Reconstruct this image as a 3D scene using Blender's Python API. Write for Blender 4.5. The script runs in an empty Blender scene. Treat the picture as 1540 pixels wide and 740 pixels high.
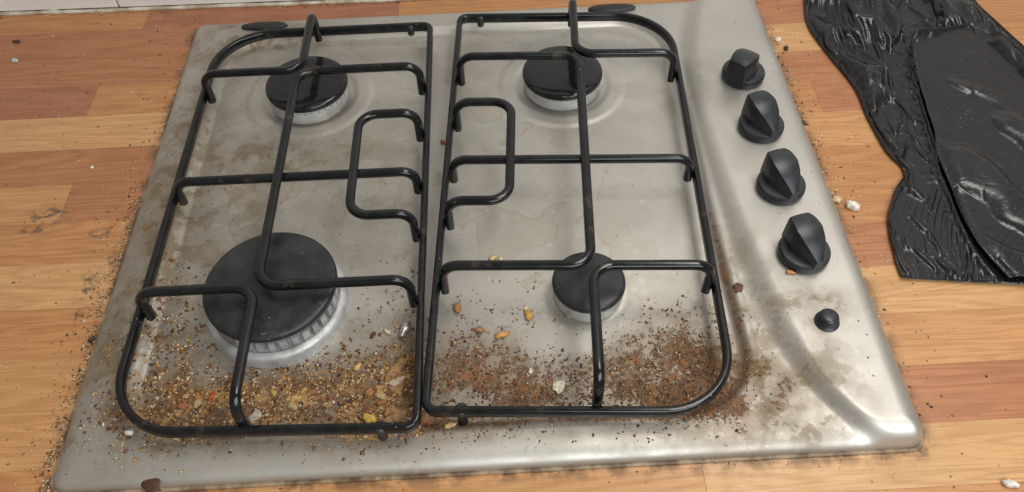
import bpy, math, random
import numpy as np
from mathutils import Vector, Matrix

random.seed(7); np.random.seed(7)
S = bpy.context.scene
COL = S.collection

# ------------------------------------------------------------------ camera
cam_d = bpy.data.cameras.new("camera"); cam = bpy.data.objects.new("camera", cam_d); COL.objects.link(cam)
CAM_LOC = (0.0175, -0.4507, 0.5072); CAM_ROT = (0.6659, 0.0246, -0.0456)
cam.location = CAM_LOC; cam.rotation_euler = CAM_ROT
cam_d.sensor_width = 36; cam_d.lens = 36 * 1200.35 / 1540
cam_d.clip_start = 0.01; cam_d.clip_end = 50
S.camera = cam
S.render.resolution_x = 1024; S.render.resolution_y = 492

# ------------------------------------------------------------------ world and lamps (indoor kitchen light)
W = bpy.data.worlds.new("World"); S.world = W; W.use_nodes = True
bg = W.node_tree.nodes["Background"]; bg.inputs[0].default_value = (1.0, 0.96, 0.90, 1); bg.inputs[1].default_value = 0.25

def area(name, loc, target, size, power, color):
    l = bpy.data.lights.new(name, 'AREA'); l.shape = 'RECTANGLE'; l.size, l.size_y = size; l.energy = power; l.color = color
    o = bpy.data.objects.new(name, l); COL.objects.link(o); o.location = loc
    o.rotation_euler = (Vector(target) - Vector(loc)).to_track_quat('-Z', 'Y').to_euler()
    return o
area("ceiling_lamp", (0.60, 0.06, 1.40), (0.0, 0.0, 0), (0.75, 0.45), 9.3, (1.0, 0.965, 0.91))
area("window_light", (0.58, -1.15, 1.02), (0.05, -0.1, 0), (1.1, 0.8), 14.5, (0.90, 0.95, 1.0))
S.view_settings.view_transform = 'Standard'; S.view_settings.look = 'None'
S.view_settings.exposure = 0.33; S.view_settings.gamma = 1.0; S.view_settings.use_curve_mapping = False
S.render.engine = 'CYCLES'
try:
    S.cycles.use_denoising = True; S.cycles.denoiser = 'OPENIMAGEDENOISE'; S.cycles.max_bounces = 8
except Exception: pass

# ------------------------------------------------------------------ helpers
RC = (Matrix.Rotation(CAM_ROT[2], 3, 'Z') @ Matrix.Rotation(CAM_ROT[1], 3, 'Y') @ Matrix.Rotation(CAM_ROT[0], 3, 'X'))
def G(px, py, z=0.0):
    """place of a photograph point on the level plane at height z (used once, to survey the layout)"""
    d = RC @ Vector(((px - 770) / 1200.35, -(py - 370) / 1200.35, -1))
    t = (z - CAM_LOC[2]) / d.z
    return np.array([CAM_LOC[0] + t * d.x, CAM_LOC[1] + t * d.y])

def link(name, me, mat=None, parent=None, smooth=False):
    o = bpy.data.objects.new(name, me); COL.objects.link(o)
    if mat and not me.materials: me.materials.append(mat)
    if parent: o.parent = parent
    if smooth: me.polygons.foreach_set('use_smooth', [True] * len(me.polygons))
    return o
def mesh(v, f):
    me = bpy.data.meshes.new("m"); me.from_pydata([tuple(map(float, p)) for p in v], [], [tuple(map(int, q)) for q in f]); me.update(); return me
def empty(name, loc=(0, 0, 0), rz=0.0):
    o = bpy.data.objects.new(name, None); COL.objects.link(o); o.location = loc; o.rotation_euler = (0, 0, rz); o.empty_display_size = .02; return o
def tag(o, label=None, cat=None, group=None, kind=None):
    if label: o['label'] = label
    if cat: o['category'] = cat
    if group: o['group'] = group
    if kind: o['kind'] = kind
    return o
def sstep(a, b, x):
    t = np.clip((x - a) / (b - a), 0, 1); return t * t * (3 - 2 * t)
def fillet(P, R, n=7, closed=False):
    P = [np.array(p, float) for p in P]; out = []
    N = len(P)
    for i in range(N):
        if not closed and i in (0, N - 1): out.append(P[i]); continue
        a, b, c = P[i - 1], P[i], P[(i + 1) % N]
        r = R[i] if isinstance(R, (list, tuple)) else R
        u = a - b; w = c - b; lu = np.linalg.norm(u); lw = np.linalg.norm(w); u /= lu; w /= lw
        ang = math.acos(np.clip(u @ w, -1, 1)); t = min(r / math.tan(ang / 2), lu * .49, lw * .49)
        rr = t * math.tan(ang / 2)
        cen = b + (u + w) / np.linalg.norm(u + w) * (rr / math.sin(ang / 2))
        p0 = b + u * t - cen; p1 = b + w * t - cen; th = math.pi - ang
        for k in range(n + 1):
            s = k / n
            out.append(cen + (math.sin((1 - s) * th) * p0 + math.sin(s * th) * p1) / math.sin(th))
    return out
def dens(P, step, closed=False):
    out = []; N = len(P)
    for i in range(N if closed else N - 1):
        a, b = P[i], P[(i + 1) % N]; L = np.linalg.norm(b - a); k = max(1, int(L / step))
        for j in range(k): out.append(a + (b - a) * j / k)
    if not closed: out.append(P[-1])
    return out
def sweep(path, w, h, up=(0, 0, 1), closed=False, ns=12, n=2.6, wob=0.0):
    """sweep a rounded-rectangle section (w across, h along up) along a path"""
    P = np.array(path); N = len(P)
    if closed: T = np.roll(P, -1, 0) - np.roll(P, 1, 0)
    else: T = np.gradient(P, axis=0)
    T /= np.linalg.norm(T, axis=1)[:, None]
    u = np.array(up, float); u = u - T[0] * (u @ T[0]); u /= np.linalg.norm(u)
    th = np.linspace(0, 2 * math.pi, ns, endpoint=False)
    cs = np.sign(np.cos(th)) * abs(np.cos(th)) ** (2 / n) * w / 2; sn = np.sign(np.sin(th)) * abs(np.sin(th)) ** (2 / n) * h / 2
    V = []; F = []
    for i in range(N):
        u = u - T[i] * (u @ T[i]); u /= np.linalg.norm(u); s = np.cross(T[i], u)
        k = 1 + wob * math.sin(i * 1.7) * math.sin(i * .61)
        V.extend(P[i] + s * a * k + u * b * k for a, b in zip(cs, sn))
    for i in range(N if closed else N - 1):
        j = (i + 1) % N
        for k in range(ns): F.append((i * ns + k, i * ns + (k + 1) % ns, j * ns + (k + 1) % ns, j * ns + k))
    if not closed:
        F.append(tuple(range(ns))[::-1]); F.append(tuple((N - 1) * ns + k for k in range(ns)))
    return V, F
def lathe(prof, n=64, c=(0, 0)):
    V = []; F = []
    m = len(prof)
    for i in range(n):
        a = 2 * math.pi * i / n
        V.extend((c[0] + r * math.cos(a), c[1] + r * math.sin(a), z) for r, z in prof)
    for i in range(n):
        j = (i + 1) % n
        for k in range(m - 1): F.append((i * m + k, j * m + k, j * m + k + 1, i * m + k + 1))
    F.append(tuple(i * m + m - 1 for i in range(n)))
    F.append(tuple(i * m for i in range(n))[::-1])
    return V, F
def join(*parts):
    V = []; F = []
    for v, f in parts:
        o = len(V); V.extend(v); F.extend(tuple(i + o for i in q) for q in f)
    return V, F
def autosmooth(o, deg=35):
    me = o.data; me.polygons.foreach_set('use_smooth', [True] * len(me.polygons))
    try: me.set_sharp_from_angle(angle=math.radians(deg))
    except Exception: pass
    return o

# ------------------------------------------------------------------ node helpers
class NT:
    def __init__(s, name):
        s.m = bpy.data.materials.new(name); s.m.use_nodes = True; s.t = s.m.node_tree; s.n = s.t.nodes; s.b = s.n['Principled BSDF']
    def new(s, t, **k):
        x = s.n.new(t)
        for a, b in k.items(): setattr(x, a, b)
        return x
    def L(s, a, b): s.t.links.new(a, b)
    def put(s, sock, v):
        if hasattr(v, 'type') and hasattr(v, 'links'): s.L(v, sock)
        else: sock.default_value = v
    def coord(s, which='Object', scale=(1, 1, 1), off=None):
        tc = s.new('ShaderNodeTexCoord'); mp = s.new('ShaderNodeMapping'); s.L(tc.outputs[which], mp.inputs[0]); mp.inputs['Scale'].default_value = scale
        if off is not None: s.put(mp.inputs['Location'], off)
        return mp.outputs[0]
    def noise(s, v, scale, detail=4, rough=.55, dist=0.0, out='Fac'):
        x = s.new('ShaderNodeTexNoise'); s.L(v, x.inputs['Vector']); x.inputs['Scale'].default_value = scale; x.inputs['Detail'].default_value = detail
        x.inputs['Roughness'].default_value = rough; x.inputs['Distortion'].default_value = dist; return x.outputs[out]
    def vor(s, v, scale, feature='F1', out='Distance', rand=1.0):
        x = s.new('ShaderNodeTexVoronoi', feature=feature); s.L(v, x.inputs['Vector']); x.inputs['Scale'].default_value = scale; x.inputs['Randomness'].default_value = rand; return x.outputs[out]
    def math(s, op, a, b=0.0, c=0.0, clamp=False):
        x = s.new('ShaderNodeMath', operation=op, use_clamp=clamp)
        for i, v in enumerate((a, b, c)): s.put(x.inputs[i], v)
        return x.outputs[0]
    def ramp(s, v, a, b, lo=0.0, hi=1.0, smooth=True):
        x = s.new('ShaderNodeMapRange', interpolation_type='SMOOTHSTEP' if smooth else 'LINEAR'); s.put(x.inputs[0], v)
        for i, k in enumerate((a, b, lo, hi)): s.put(x.inputs[1 + i], k)
        return x.outputs[0]
    def mix(s, f, a, b, mode='MIX'):
        x = s.new('ShaderNodeMix', data_type='RGBA', blend_type=mode); s.put(x.inputs[0], f)
        for i, v in ((6, a), (7, b)):
            s.put(x.inputs[i], (*v, 1) if isinstance(v, tuple) and len(v) == 3 else v)
        return x.outputs[2]
    def bump(s, h, strength=.3, dist=.001, prev=None):
        x = s.new('ShaderNodeBump'); x.inputs['Strength'].default_value = strength; x.inputs['Distance'].default_value = dist; s.L(h, x.inputs['Height'])
        if prev is not None: s.L(prev, x.inputs['Normal'])
        s.L(x.outputs[0], s.b.inputs['Normal']); return x.outputs[0]
    def set(s, **k):
        for a, v in k.items():
            n = {'base': 'Base Color', 'rough': 'Roughness', 'metal': 'Metallic', 'spec': 'Specular IOR Level', 'coat': 'Coat Weight', 'coatr': 'Coat Roughness', 'aniso': 'Anisotropic'}[a]
            s.put(s.b.inputs[n], (*v, 1) if isinstance(v, tuple) and len(v) == 3 else v)
        return s.m

# ------------------------------------------------------------------ materials
def wood(name, col, dark, seed):
    t = NT(name)
    oi = t.new('ShaderNodeObjectInfo'); rnd = t.math('MULTIPLY', oi.outputs['Random'], 37.0)
    cmb = t.new('ShaderNodeCombineXYZ'); t.L(rnd, cmb.inputs[0]); t.L(t.math('MULTIPLY', oi.outputs['Random'], 91.3), cmb.inputs[1]); t.L(t.math('ADD', rnd, seed), cmb.inputs[2])
    v = t.coord('Object', (1, 1, 1), cmb.outputs[0])
    vs = t.coord('Object', (1.0, 9.0, 9.0), cmb.outputs[0])
    big = t.noise(vs, 3.2, 2, .5, .6)                         # cathedral field
    rings = t.math('FRACT', t.math('MULTIPLY', big, 11.0))
    ring = t.ramp(t.math('ABSOLUTE', t.math('SUBTRACT', rings, .5)), .1, .5)
    vf = t.coord('Object', (1.0, 26.0, 26.0), cmb.outputs[0])
    fine = t.noise(vf, 22, 5, .65)
    vp = t.coord('Object', (1.0, 34.0, 34.0), cmb.outputs[0])
    pores = t.ramp(t.noise(vp, 48, 2, .5), .62, .74)
    cloud = t.noise(v, 9, 3, .5)
    lightc = tuple(min(1, c * 1.12) for c in col)
    c = t.mix(t.ramp(cloud, .3, .7), col, lightc)
    c = t.mix(t.math('MULTIPLY', ring, .50), c, dark)
    c = t.mix(t.ramp(fine, .42, .72, 0, .75), c, dark)
    c = t.mix(t.math('MULTIPLY', pores, .5), c, tuple(k * .6 for k in dark))
    # old grime smears, strong near the hob edge (world position)
    geo = t.new('ShaderNodeNewGeometry')
    sm = t.noise(geo.outputs['Position'], 60, 5, .62)
    sm2 = t.noise(geo.outputs['Position'], 9, 2, .5)
    sep = t.new('ShaderNodeSeparateXYZ'); t.L(geo.outputs['Position'], sep.inputs[0])
    dx = t.math('MAXIMUM', t.math('SUBTRACT', t.math('ABSOLUTE', sep.outputs[0]), .288), 0.0)
    dy = t.math('MAXIMUM', t.math('MAXIMUM', t.math('SUBTRACT', -0.239, sep.outputs[1]), t.math('MULTIPLY', t.math('SUBTRACT', sep.outputs[1], .2565), 3.0)), 0.0)
    near = t.ramp(t.math('ADD', dx, dy), .002, .016, 1.0, 0.0)
    k = t.math('MULTIPLY', near, t.ramp(sm, .40, .60))
    k = t.math('MAXIMUM', t.math('MULTIPLY', k, .80), t.math('MULTIPLY', t.math('MULTIPLY', t.ramp(sm, .60, .70), t.ramp(sm2, .54, .66)), .35))
    c = t.mix(k, c, (.085, .043, .02))
    # the soot coloured smudges left of the hob
    def spot(x, y, sx, sy):
        q = t.math('ADD', t.math('POWER', t.math('DIVIDE', t.math('SUBTRACT', sep.outputs[0], x), sx), 2.0), t.math('POWER', t.math('DIVIDE', t.math('SUBTRACT', sep.outputs[1], y), sy), 2.0))
        return t.ramp(q, 0.0, 1.0, 1.0, 0.0)
    sp = None
    for (px, py, a, b) in ((72, 325, .026, .014), (150, 350, .012, .007), (175, 385, .008, .018), (50, 345, .02, .006), (130, 430, .01, .02), (120, 472, .012, .009), (250, 322, .01, .01)):
        x, y = G(px, py); s_ = spot(float(x), float(y), a, b)
        sp = s_ if sp is None else t.math('MAXIMUM', sp, s_)
    smk = t.math('MULTIPLY', sp, t.ramp(t.noise(geo.outputs['Position'], 130, 4, .6), .44, .62))
    c = t.mix(t.math('MULTIPLY', smk, .8), c, (.06, .05, .038))
    rough = t.ramp(sm, .3, .7, .30, .46)
    t.bump(t.math('ADD', t.math('MULTIPLY', fine, .4), t.math('MULTIPLY', smk, 1.0)), .12, .0006)
    return t.set(base=c, rough=rough, spec=.42)
WOODS = [wood('light_beech', (.53, .302, .130), (.40, .200, .078), 0),
         wood('honey_beech', (.485, .252, .103), (.37, .168, .060), 3),
         wood('orange_beech', (.445, .212, .083), (.335, .138, .048), 6),
         wood('red_beech', (.375, .163, .072), (.28, .106, .045), 9),
         wood('rose_beech', (.335, .141, .071), (.25, .094, .046), 12)]

def mat_steel():
    t = NT('stainless_steel')
    at = t.new('ShaderNodeAttribute', attribute_name='soil'); sp = t.new('ShaderNodeSeparateColor'); t.L(at.outputs['Color'], sp.inputs[0])
    burn, film, water = sp.outputs[0], sp.outputs[1], sp.outputs[2]
    v = t.coord('Object'); vb = t.coord('Object', (1, 40, 40))
    brush = t.noise(vb, 26, 4, .6)
    n1 = t.noise(v, 38, 5, .6); n2 = t.noise(v, 210, 6, .68); n3 = t.noise(v, 560, 3, .6); n4 = t.noise(v, 14, 3, .5)
    sx_ = t.new('ShaderNodeSeparateXYZ'); t.L(v, sx_.inputs[0]); sepx = sx_.outputs[0]
    scr = t.ramp(t.noise(t.coord('Object', (9, 160, 1)), 30, 2, .5), .66, .72)
    base = t.mix(t.ramp(n4, .3, .7), (.485, .462, .415), (.555, .53, .483))
    # dried water marks: patches with a slightly darker rim
    pn = t.noise(v, 13, 3, .45, .2)
    patch = t.ramp(pn, .545, .565)
    rim = t.math('MULTIPLY', t.ramp(t.math('ABSOLUTE', t.math('SUBTRACT', pn, .56)), .0, .009, 1, 0), t.ramp(n4, .42, .58))
    wpatch = t.math('MULTIPLY', patch, water)
    wrim = t.math('MULTIPLY', rim, water)
    base = t.mix(t.math('MULTIPLY', wpatch, .50), base, (.47, .43, .35))
    base = t.mix(t.math('MULTIPLY', wrim, .36), base, (.34, .27, .16))
    spots = t.math('MULTIPLY', t.ramp(t.vor(v, 95), .16, .30, 1, 0), t.ramp(t.noise(v, 22, 2), .52, .6))
    base = t.mix(t.math('MULTIPLY', spots, .22), base, (.78, .76, .72))
    base = t.mix(t.math('MULTIPLY', scr, .20), base, (.75, .73, .69))
    # greasy film
    fm = t.math('MULTIPLY', film, t.math('ADD', t.ramp(n1, .32, .60, .30, .70), t.math('MULTIPLY', t.ramp(t.noise(v, 52, 4, .6), .50, .535), .30)))
    base = t.mix(t.math('MULTIPLY', fm, .85), base, (.165, .112, .046))
    # baked-on residue
    bn = t.math('ADD', t.math('MULTIPLY', n2, .55), t.math('ADD', t.math('MULTIPLY', n1, .30), t.math('MULTIPLY', n3, .15)))
    thr = t.math('SUBTRACT', .655, t.math('MULTIPLY', burn, .25))
    bm = t.ramp(bn, thr, t.math('ADD', thr, .035))
    bm = t.math('MULTIPLY', bm, t.ramp(burn, .02, .14))
    bc = t.mix(t.ramp(n3, .38, .62), (.055, .026, .012), (.19, .088, .03))
    bc = t.mix(t.ramp(t.noise(v, 120, 3), .56, .68), bc, (.24, .085, .022))
    bc = t.mix(t.math('MULTIPLY', t.ramp(t.noise(v, 75, 4, .65), .46, .60), t.ramp(sepx, -.02, -.05)), bc, (.36, .20, .07))
    base = t.mix(t.math('MULTIPLY', burn, .62), base, (.13, .068, .026))
    base = t.mix(t.math('MULTIPLY', bm, .88), base, bc)
    # tiny baked specks everywhere
    sk = t.math('MULTIPLY', t.ramp(t.vor(v, 330), .10, .16, 1, 0), t.ramp(t.noise(v, 60, 2), t.math('SUBTRACT', .70, t.math('MULTIPLY', film, .24)), t.math('SUBTRACT', .76, t.math('MULTIPLY', film, .24))))
    base = t.mix(t.math('MULTIPLY', sk, .8), base, (.07, .04, .022))
    metal = t.math('SUBTRACT', .82, t.math('MAXIMUM', t.math('MULTIPLY', bm, .8), t.math('MULTIPLY', fm, .38)))
    r = t.ramp(n1, .3, .7, .40, .49)
    r = t.math('ADD', r, t.math('MULTIPLY', t.math('SUBTRACT', brush, .5), .10))
    r = t.math('ADD', r, t.math('ADD', t.math('MULTIPLY', bm, .25), t.math('ADD', t.math('MULTIPLY', fm, .14), t.math('MULTIPLY', wpatch, .05))))
    b1 = t.bump(brush, .02, .0004)
    t.bump(t.math('ADD', t.math('MULTIPLY', bm, n3), t.math('MULTIPLY', sk, .4)), .55, .0008, b1)
    return t.set(base=base, rough=r, metal=metal)
STEEL = mat_steel()

def mat_enamel(name, base, r0, r1, dust, worn=0.0, bumpy=.08):
    t = NT(name); v = t.coord('Object')
    n = t.noise(v, 70, 5, .6); n2 = t.noise(v, 420, 3, .6)
    c = t.mix(t.ramp(n, .35, .7, 0, 1), base, tuple(k * 1.9 + .004 for k in base))
    d = t.math('MULTIPLY', t.ramp(t.vor(v, 260), .10, .17, 1, 0), t.ramp(t.noise(v, 45, 2), .66 - dust, .72 - dust))
    c = t.mix(t.math('MULTIPLY', d, .55), c, (.34, .30, .24))
    g = t.math('MULTIPLY', t.ramp(t.noise(v, 28, 5, .7), .58, .68), worn)
    c = t.mix(g, c, (.16, .12, .075))
    t.bump(t.math('ADD', n2, t.math('MULTIPLY', t.math('ADD', g, d), 3.0)), bumpy, .0006)
    return t.set(base=c, rough=t.math('ADD', t.ramp(n, .3, .7, r0, r1), t.math('MULTIPLY', t.math('ADD', g, d), .3)), spec=.4)
ENAMEL = mat_enamel('black_enamel', (.0030, .0033, .0038), .11, .19, .03, .20, .05)
CAP_MATT = mat_enamel('matt_black_enamel', (.014, .014, .015), .36, .46, .08, .12, .08)
CAP_GLOSS = mat_enamel('glossy_black_enamel', (.006, .006, .0065), .10, .17, .0, .06, .02)
KNOBM = mat_enamel('black_plastic', (.012, .0135, .016), .30, .38, .0, .12, .05)
RUBBER = mat_enamel('dark_rubber', (.013, .013, .013), .35, .5, .05, .4, .2)

def mat_alu():
    t = NT('cast_aluminium'); v = t.coord('Object')
    n = t.noise(v, 300, 4, .6); n2 = t.noise(v, 45, 4, .6)
    c = t.mix(t.ramp(n2, .45, .7), (.52, .52, .51), (.34, .325, .30)); t.bump(n, .35, .0007)
    return t.set(base=c, rough=t.ramp(n, .3, .7, .42, .58), metal=.40)
ALU = mat_alu()
def mat_tile():
    t = NT('white_tile'); v = t.coord('Object'); n = t.noise(v, 14, 3)
    c = t.mix(t.ramp(n, .3, .7), (.74, .725, .69), (.80, .785, .75)); t.bump(n, .05, .002)
    return t.set(base=c, rough=.25)
TILE = mat_tile()
def mat_plain(name, a, b, rough, scale=120, metal=0.0, bumpy=.3):
    t = NT(name); v = t.coord('Object'); n = t.noise(v, scale, 5, .65)
    t.bump(n, bumpy, .001)
    return t.set(base=t.mix(t.ramp(n, .35, .65), a, b), rough=rough, metal=metal)
GROUT = mat_plain('grout', (.45, .44, .40), (.35, .33, .29), .8)
SEALANT = mat_plain('dirty_sealant', (.30, .22, .13), (.09, .05, .024), .5, 60)
BEAD = mat_plain('cream_sealant', (.60, .55, .45), (.34, .26, .17), .5, 45)
CARCASS = mat_plain('chipboard', (.05, .035, .02), (.09, .06, .035), .8)
def mat_crumb():
    t = NT('crumb'); at = t.new('ShaderNodeAttribute', attribute_name='tint'); v = t.coord('Object'); n = t.noise(v, 900, 3)
    c = t.mix(t.ramp(n, .3, .7, 0, .45), at.outputs['Color'], (.10, .05, .02)); t.bump(n, .4, .0005)
    m = t.set(base=c, rough=.62); t.b.inputs['Subsurface Weight'].default_value = 0.0; return m
CRUMB = mat_crumb()
def mat_bag():
    t = NT('black_bin_liner'); v = t.coord('Object')
    n = t.noise(v, 55, 5, .6, .5); n2 = t.noise(v, 260, 3, .6)
    cr = t.vor(v, 42, 'DISTANCE_TO_EDGE'); crr = t.ramp(cr, 0, .07)
    cr2 = t.vor(t.coord('Object', (1, 1.6, 1)), 110, 'DISTANCE_TO_EDGE')
    dust = t.math('MULTIPLY', t.ramp(t.vor(v, 300), .09, .15, 1, 0), t.ramp(t.noise(v, 26, 3), .56, .62))
    c = t.mix(t.math('MULTIPLY', dust, .6), (.0065, .0065, .0075), (.38, .36, .33))
    b = t.bump(t.math('ADD', t.math('MULTIPLY', crr, .5), n), .20, .0018)
    t.bump(t.math('ADD', t.ramp(cr2, 0, .2), n2), .10, .0006, b)
    return t.set(base=c, rough=t.ramp(n, .3, .7, .20, .32), spec=.5)
BAG = mat_bag()
FOIL = mat_plain('crumpled_foil', (.62, .61, .58), (.2, .19, .17), .3, 500, .8)

# ------------------------------------------------------------------ worktop and wall
PITCH = .0441; Y0ROW = .0418
def plank(x0, x1, y0, y1, tone, parent):
    g = .00005; b = .00012; h = .012
    cx, cy = (x0 + x1) / 2, (y0 + y1) / 2; a, d = (x1 - x0) / 2 - g, (y1 - y0) / 2 - g
    V = []
    for (s, z) in ((0, -h), (0, -b), (b, 0)):
        V += [(-a + s, -d + s, z), (a - s, -d + s, z), (a - s, d - s, z), (-a + s, d - s, z)]
    F = [(8, 9, 10, 11), (3, 2, 1, 0)]
    for k in (0, 4):
        for i in range(4): F.append((k + i, k + (i + 1) % 4, k + 4 + (i + 1) % 4, k + 4 + i))
    o = link('plank', mesh(V, F), WOODS[tone], parent); o.location = (cx, cy, 0); return o
worktop = tag(empty('worktop'), 'wood effect butcher block worktop of beech strips around the hob', None, None, 'structure')
rows = {5: [(-.9, 2), (-.35, 4), (-.082, 2), (.22, 3), (.52, 2)],
        4: [(-.9, 3), (-.215, 2), (.12, 3), (.36, 3), (.47, 2)],
        3: [(-.9, 3), (-.1, 1), (.20, 0), (.44, 2)],
        2: [(-.9, 4), (-.3713, 2), (-.05, 3), (.20, 3), (.47, 1)],
        1: [(-.9, 0), (-.1, 2), (.1, 2), (.3161, 3), (.56, 1)],
        0: [(-.9, 3), (0., 2), (.16, 1), (.43, 0)],
        -1: [(-.9, 1), (-.3583, 3), (0, 1), (.18, 2), (.43, 3)],
        -2: [(-.9, 2), (-.1, 2), (.15, 2), (.45, 1)],
        -3: [(-.9, 0), (-.1, 2), (.17, 3), (.45, 2)],
        -4: [(-.9, 2), (-.05, 3), (.2, 0), (.5, 2)],
        -5: [(-.9, 1), (.0, 3), (.2, 1), (.5, 2)],
        -6: [(-.9, 1), (-.1, 3), (.22, 3), (.48, 0)],
        -7: [(-.9, 2), (-.17, 1), (.14, 0), (.45, 1)],
        -8: [(-.9, 2), (-.2, 1), (.255, 2), (.5, 2)],
        -9: [(-.9, 0), (0, 3), (.3, 1)]}
for k, segs in rows.items():
    y0 = Y0ROW + k * PITCH; y1 = y0 + PITCH
    if k == 5: y1 = .325
    for i, (x, tone) in enumerate(segs):
        x1 = segs[i + 1][0] if i + 1 < len(segs) else .9
        plank(x, x1, y0, y1, tone, worktop)
def box(x0, x1, y0, y1, z0, z1):
    V = [(x, y, z) for z in (z0, z1) for x, y in ((x0, y0), (x1, y0), (x1, y1), (x0, y1))]
    return V, [(3, 2, 1, 0), (4, 5, 6, 7), (0, 1, 5, 4), (1, 2, 6, 5), (2, 3, 7, 6), (3, 0, 4, 7)]
link('core_board', mesh(*box(-.899, .899, -.35, .324, -.038, -.0125)), CARCASS, worktop)

wall = tag(empty('wall', (-.0826, .2913, 0), math.radians(-1.12)), 'pale tiled kitchen wall behind the worktop', None, None, 'structure')
link('wall_backing', mesh(*box(-1.2, 1.2, .0075, .06, -.03, 1.15)), GROUT, wall)
def tilemesh(w, h):
    b = .0012; g = .001
    V = []
    for s, y in ((g, .0074), (g, b), (g + b, 0)):
        V += [(s, y, s), (w - s, y, s), (w - s, y, h - s), (s, y, h - s)]
    F = [(8, 9, 10, 11), (3, 2, 1, 0)]
    for k in (0, 4):
        for i in range(4): F.append((k + i, k + (i + 1) % 4, k + 4 + (i + 1) % 4, k + 4 + i))
    return mesh(V, F)
tm = tilemesh(.25, .2); tm.materials.append(TILE)
for r in range(6):
    for c in range(9):
        x = -1.19 + c * .25 + .14 + (r % 2) * 0
        if x + .25 > 1.19: continue
        o = link('tile', tm, None, wall); o.location = (x, 0, .002 + r * .19 if False else .002 + r * .2)
# sealant bead in the corner
path = [np.array((x, -.0008 + .0006 * math.sin(x * 43) * math.sin(x * 17 + 1), .0012)) for x in np.linspace(-1.1, 1.1, 260)]
o = link('sealant_bead', mesh(*sweep(path, .0050, .0038, ns=8, wob=.2)), BEAD, wall, True)

# ------------------------------------------------------------------ hob surface
HX0, HX1, HY0, HY1 = -.29, .29, -.2403, .2576
RCOR = .011
BURN = {'LB': (-.1599, .1388, .0383), 'LF': (-.1612, -.092, .0504), 'RB': (.0795, .1369, .0375), 'RF': (.0789, -.1044, .0276)}
def sd_rr(x, y, x0, x1, y0, y1, r):
    cx, cy, hx, hy = (x0 + x1) / 2, (y0 + y1) / 2, (x1 - x0) / 2 - r, (y1 - y0) / 2 - r
    qx, qy = np.abs(x - cx) - hx, np.abs(y - cy) - hy
    return np.hypot(np.maximum(qx, 0), np.maximum(qy, 0)) + np.minimum(np.maximum(qx, qy), 0) - r
CREST = np.array([(.262, .262), (.240, .243), (.2267, .2178), (.2135, .166), (.2060, .100), (.2045, .0516), (.2085, -.0268), (.2122, -.0700), (.2175, -.1200), (.2230, -.155), (.2310, -.187), (.2440, -.2135), (.2600, -.2310), (.2810, -.2432), (.30, -.249)])
def cat(P, n=12):
    out = []
    for i in range(len(P) - 1):
        p0, p1, p2, p3 = P[max(i - 1, 0)], P[i], P[i + 1], P[min(i + 2, len(P) - 1)]
        for k in range(n):
            t = k / n; out.append(.5 * (2 * p1 + (p2 - p0) * t + (2 * p0 - 5 * p1 + 4 * p2 - p3) * t * t + (3 * p1 - p0 - 3 * p2 + p3) * t ** 3))
    out.append(P[-1]); return np.array(out)
CR = cat(CREST, 8)
def crest_sd(x, y):
    sh = x.shape; P = np.stack([x.ravel(), y.ravel()], 1); best = np.full(len(P), 1e9); sgn = np.ones(len(P))
    for a, b in zip(CR[:-1], CR[1:]):
        ab = b - a; t = np.clip(((P - a) @ ab) / (ab @ ab), 0, 1); d = P - (a + t[:, None] * ab); dd = np.hypot(d[:, 0], d[:, 1])
        cr = -(ab[0] * (P[:, 1] - a[1]) - ab[1] * (P[:, 0] - a[0])); m = dd < best
        best[m] = dd[m]; sgn[m] = -np.sign(cr[m])
    return (best * sgn).reshape(sh)
def hob_z(x, y):
    x = np.asarray(x, float); y = np.asarray(y, float)
    d = np.maximum(-sd_rr(x, y, HX0, HX1, HY0, HY1, RCOR), 0)
    z = np.full(x.shape, .0098)
    ws = sd_rr(x, y, -.2530, .189, -.2135, .2285, .052)
    z -= .0050 * sstep(0, -.0085, ws); z += .0007 * np.exp(-((ws - .002) / .0028) ** 2)
    s = crest_sd(x, y)
    wid = .022 - .009 * sstep(-.15, -.225, y)
    tq = np.clip((s / wid + 1) / 1.18, 0, 1); pan = tq ** 3 * (tq * (6 * tq - 15) + 10)
    z += .0085 * pan
    for k, r0, hgt in (('LB', .058, .0012), ('RB', .058, .0010), ('LF', .066, .0001), ('RF', .046, .0001)):
        cx, cy, _ = BURN[k]; r = np.hypot(x - cx, y - cy)
        z += hgt * sstep(r0 + .004, r0 - .003, r) - hgt * 1.4 * sstep(r0 - .010, r0 - .018, r)
        z += .0012 * sstep(.030, .022, r)
    z += .00018 * np.sin(x * 31 + 1) * np.sin(y * 27) 
    W_ = .0175 
    t = np.clip(d / W_, 0, 1)
    prof = (1 - (1 - t) ** 2.3) ** (1 / 2.0)
    return .0012 + (z - .0012) * prof
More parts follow.
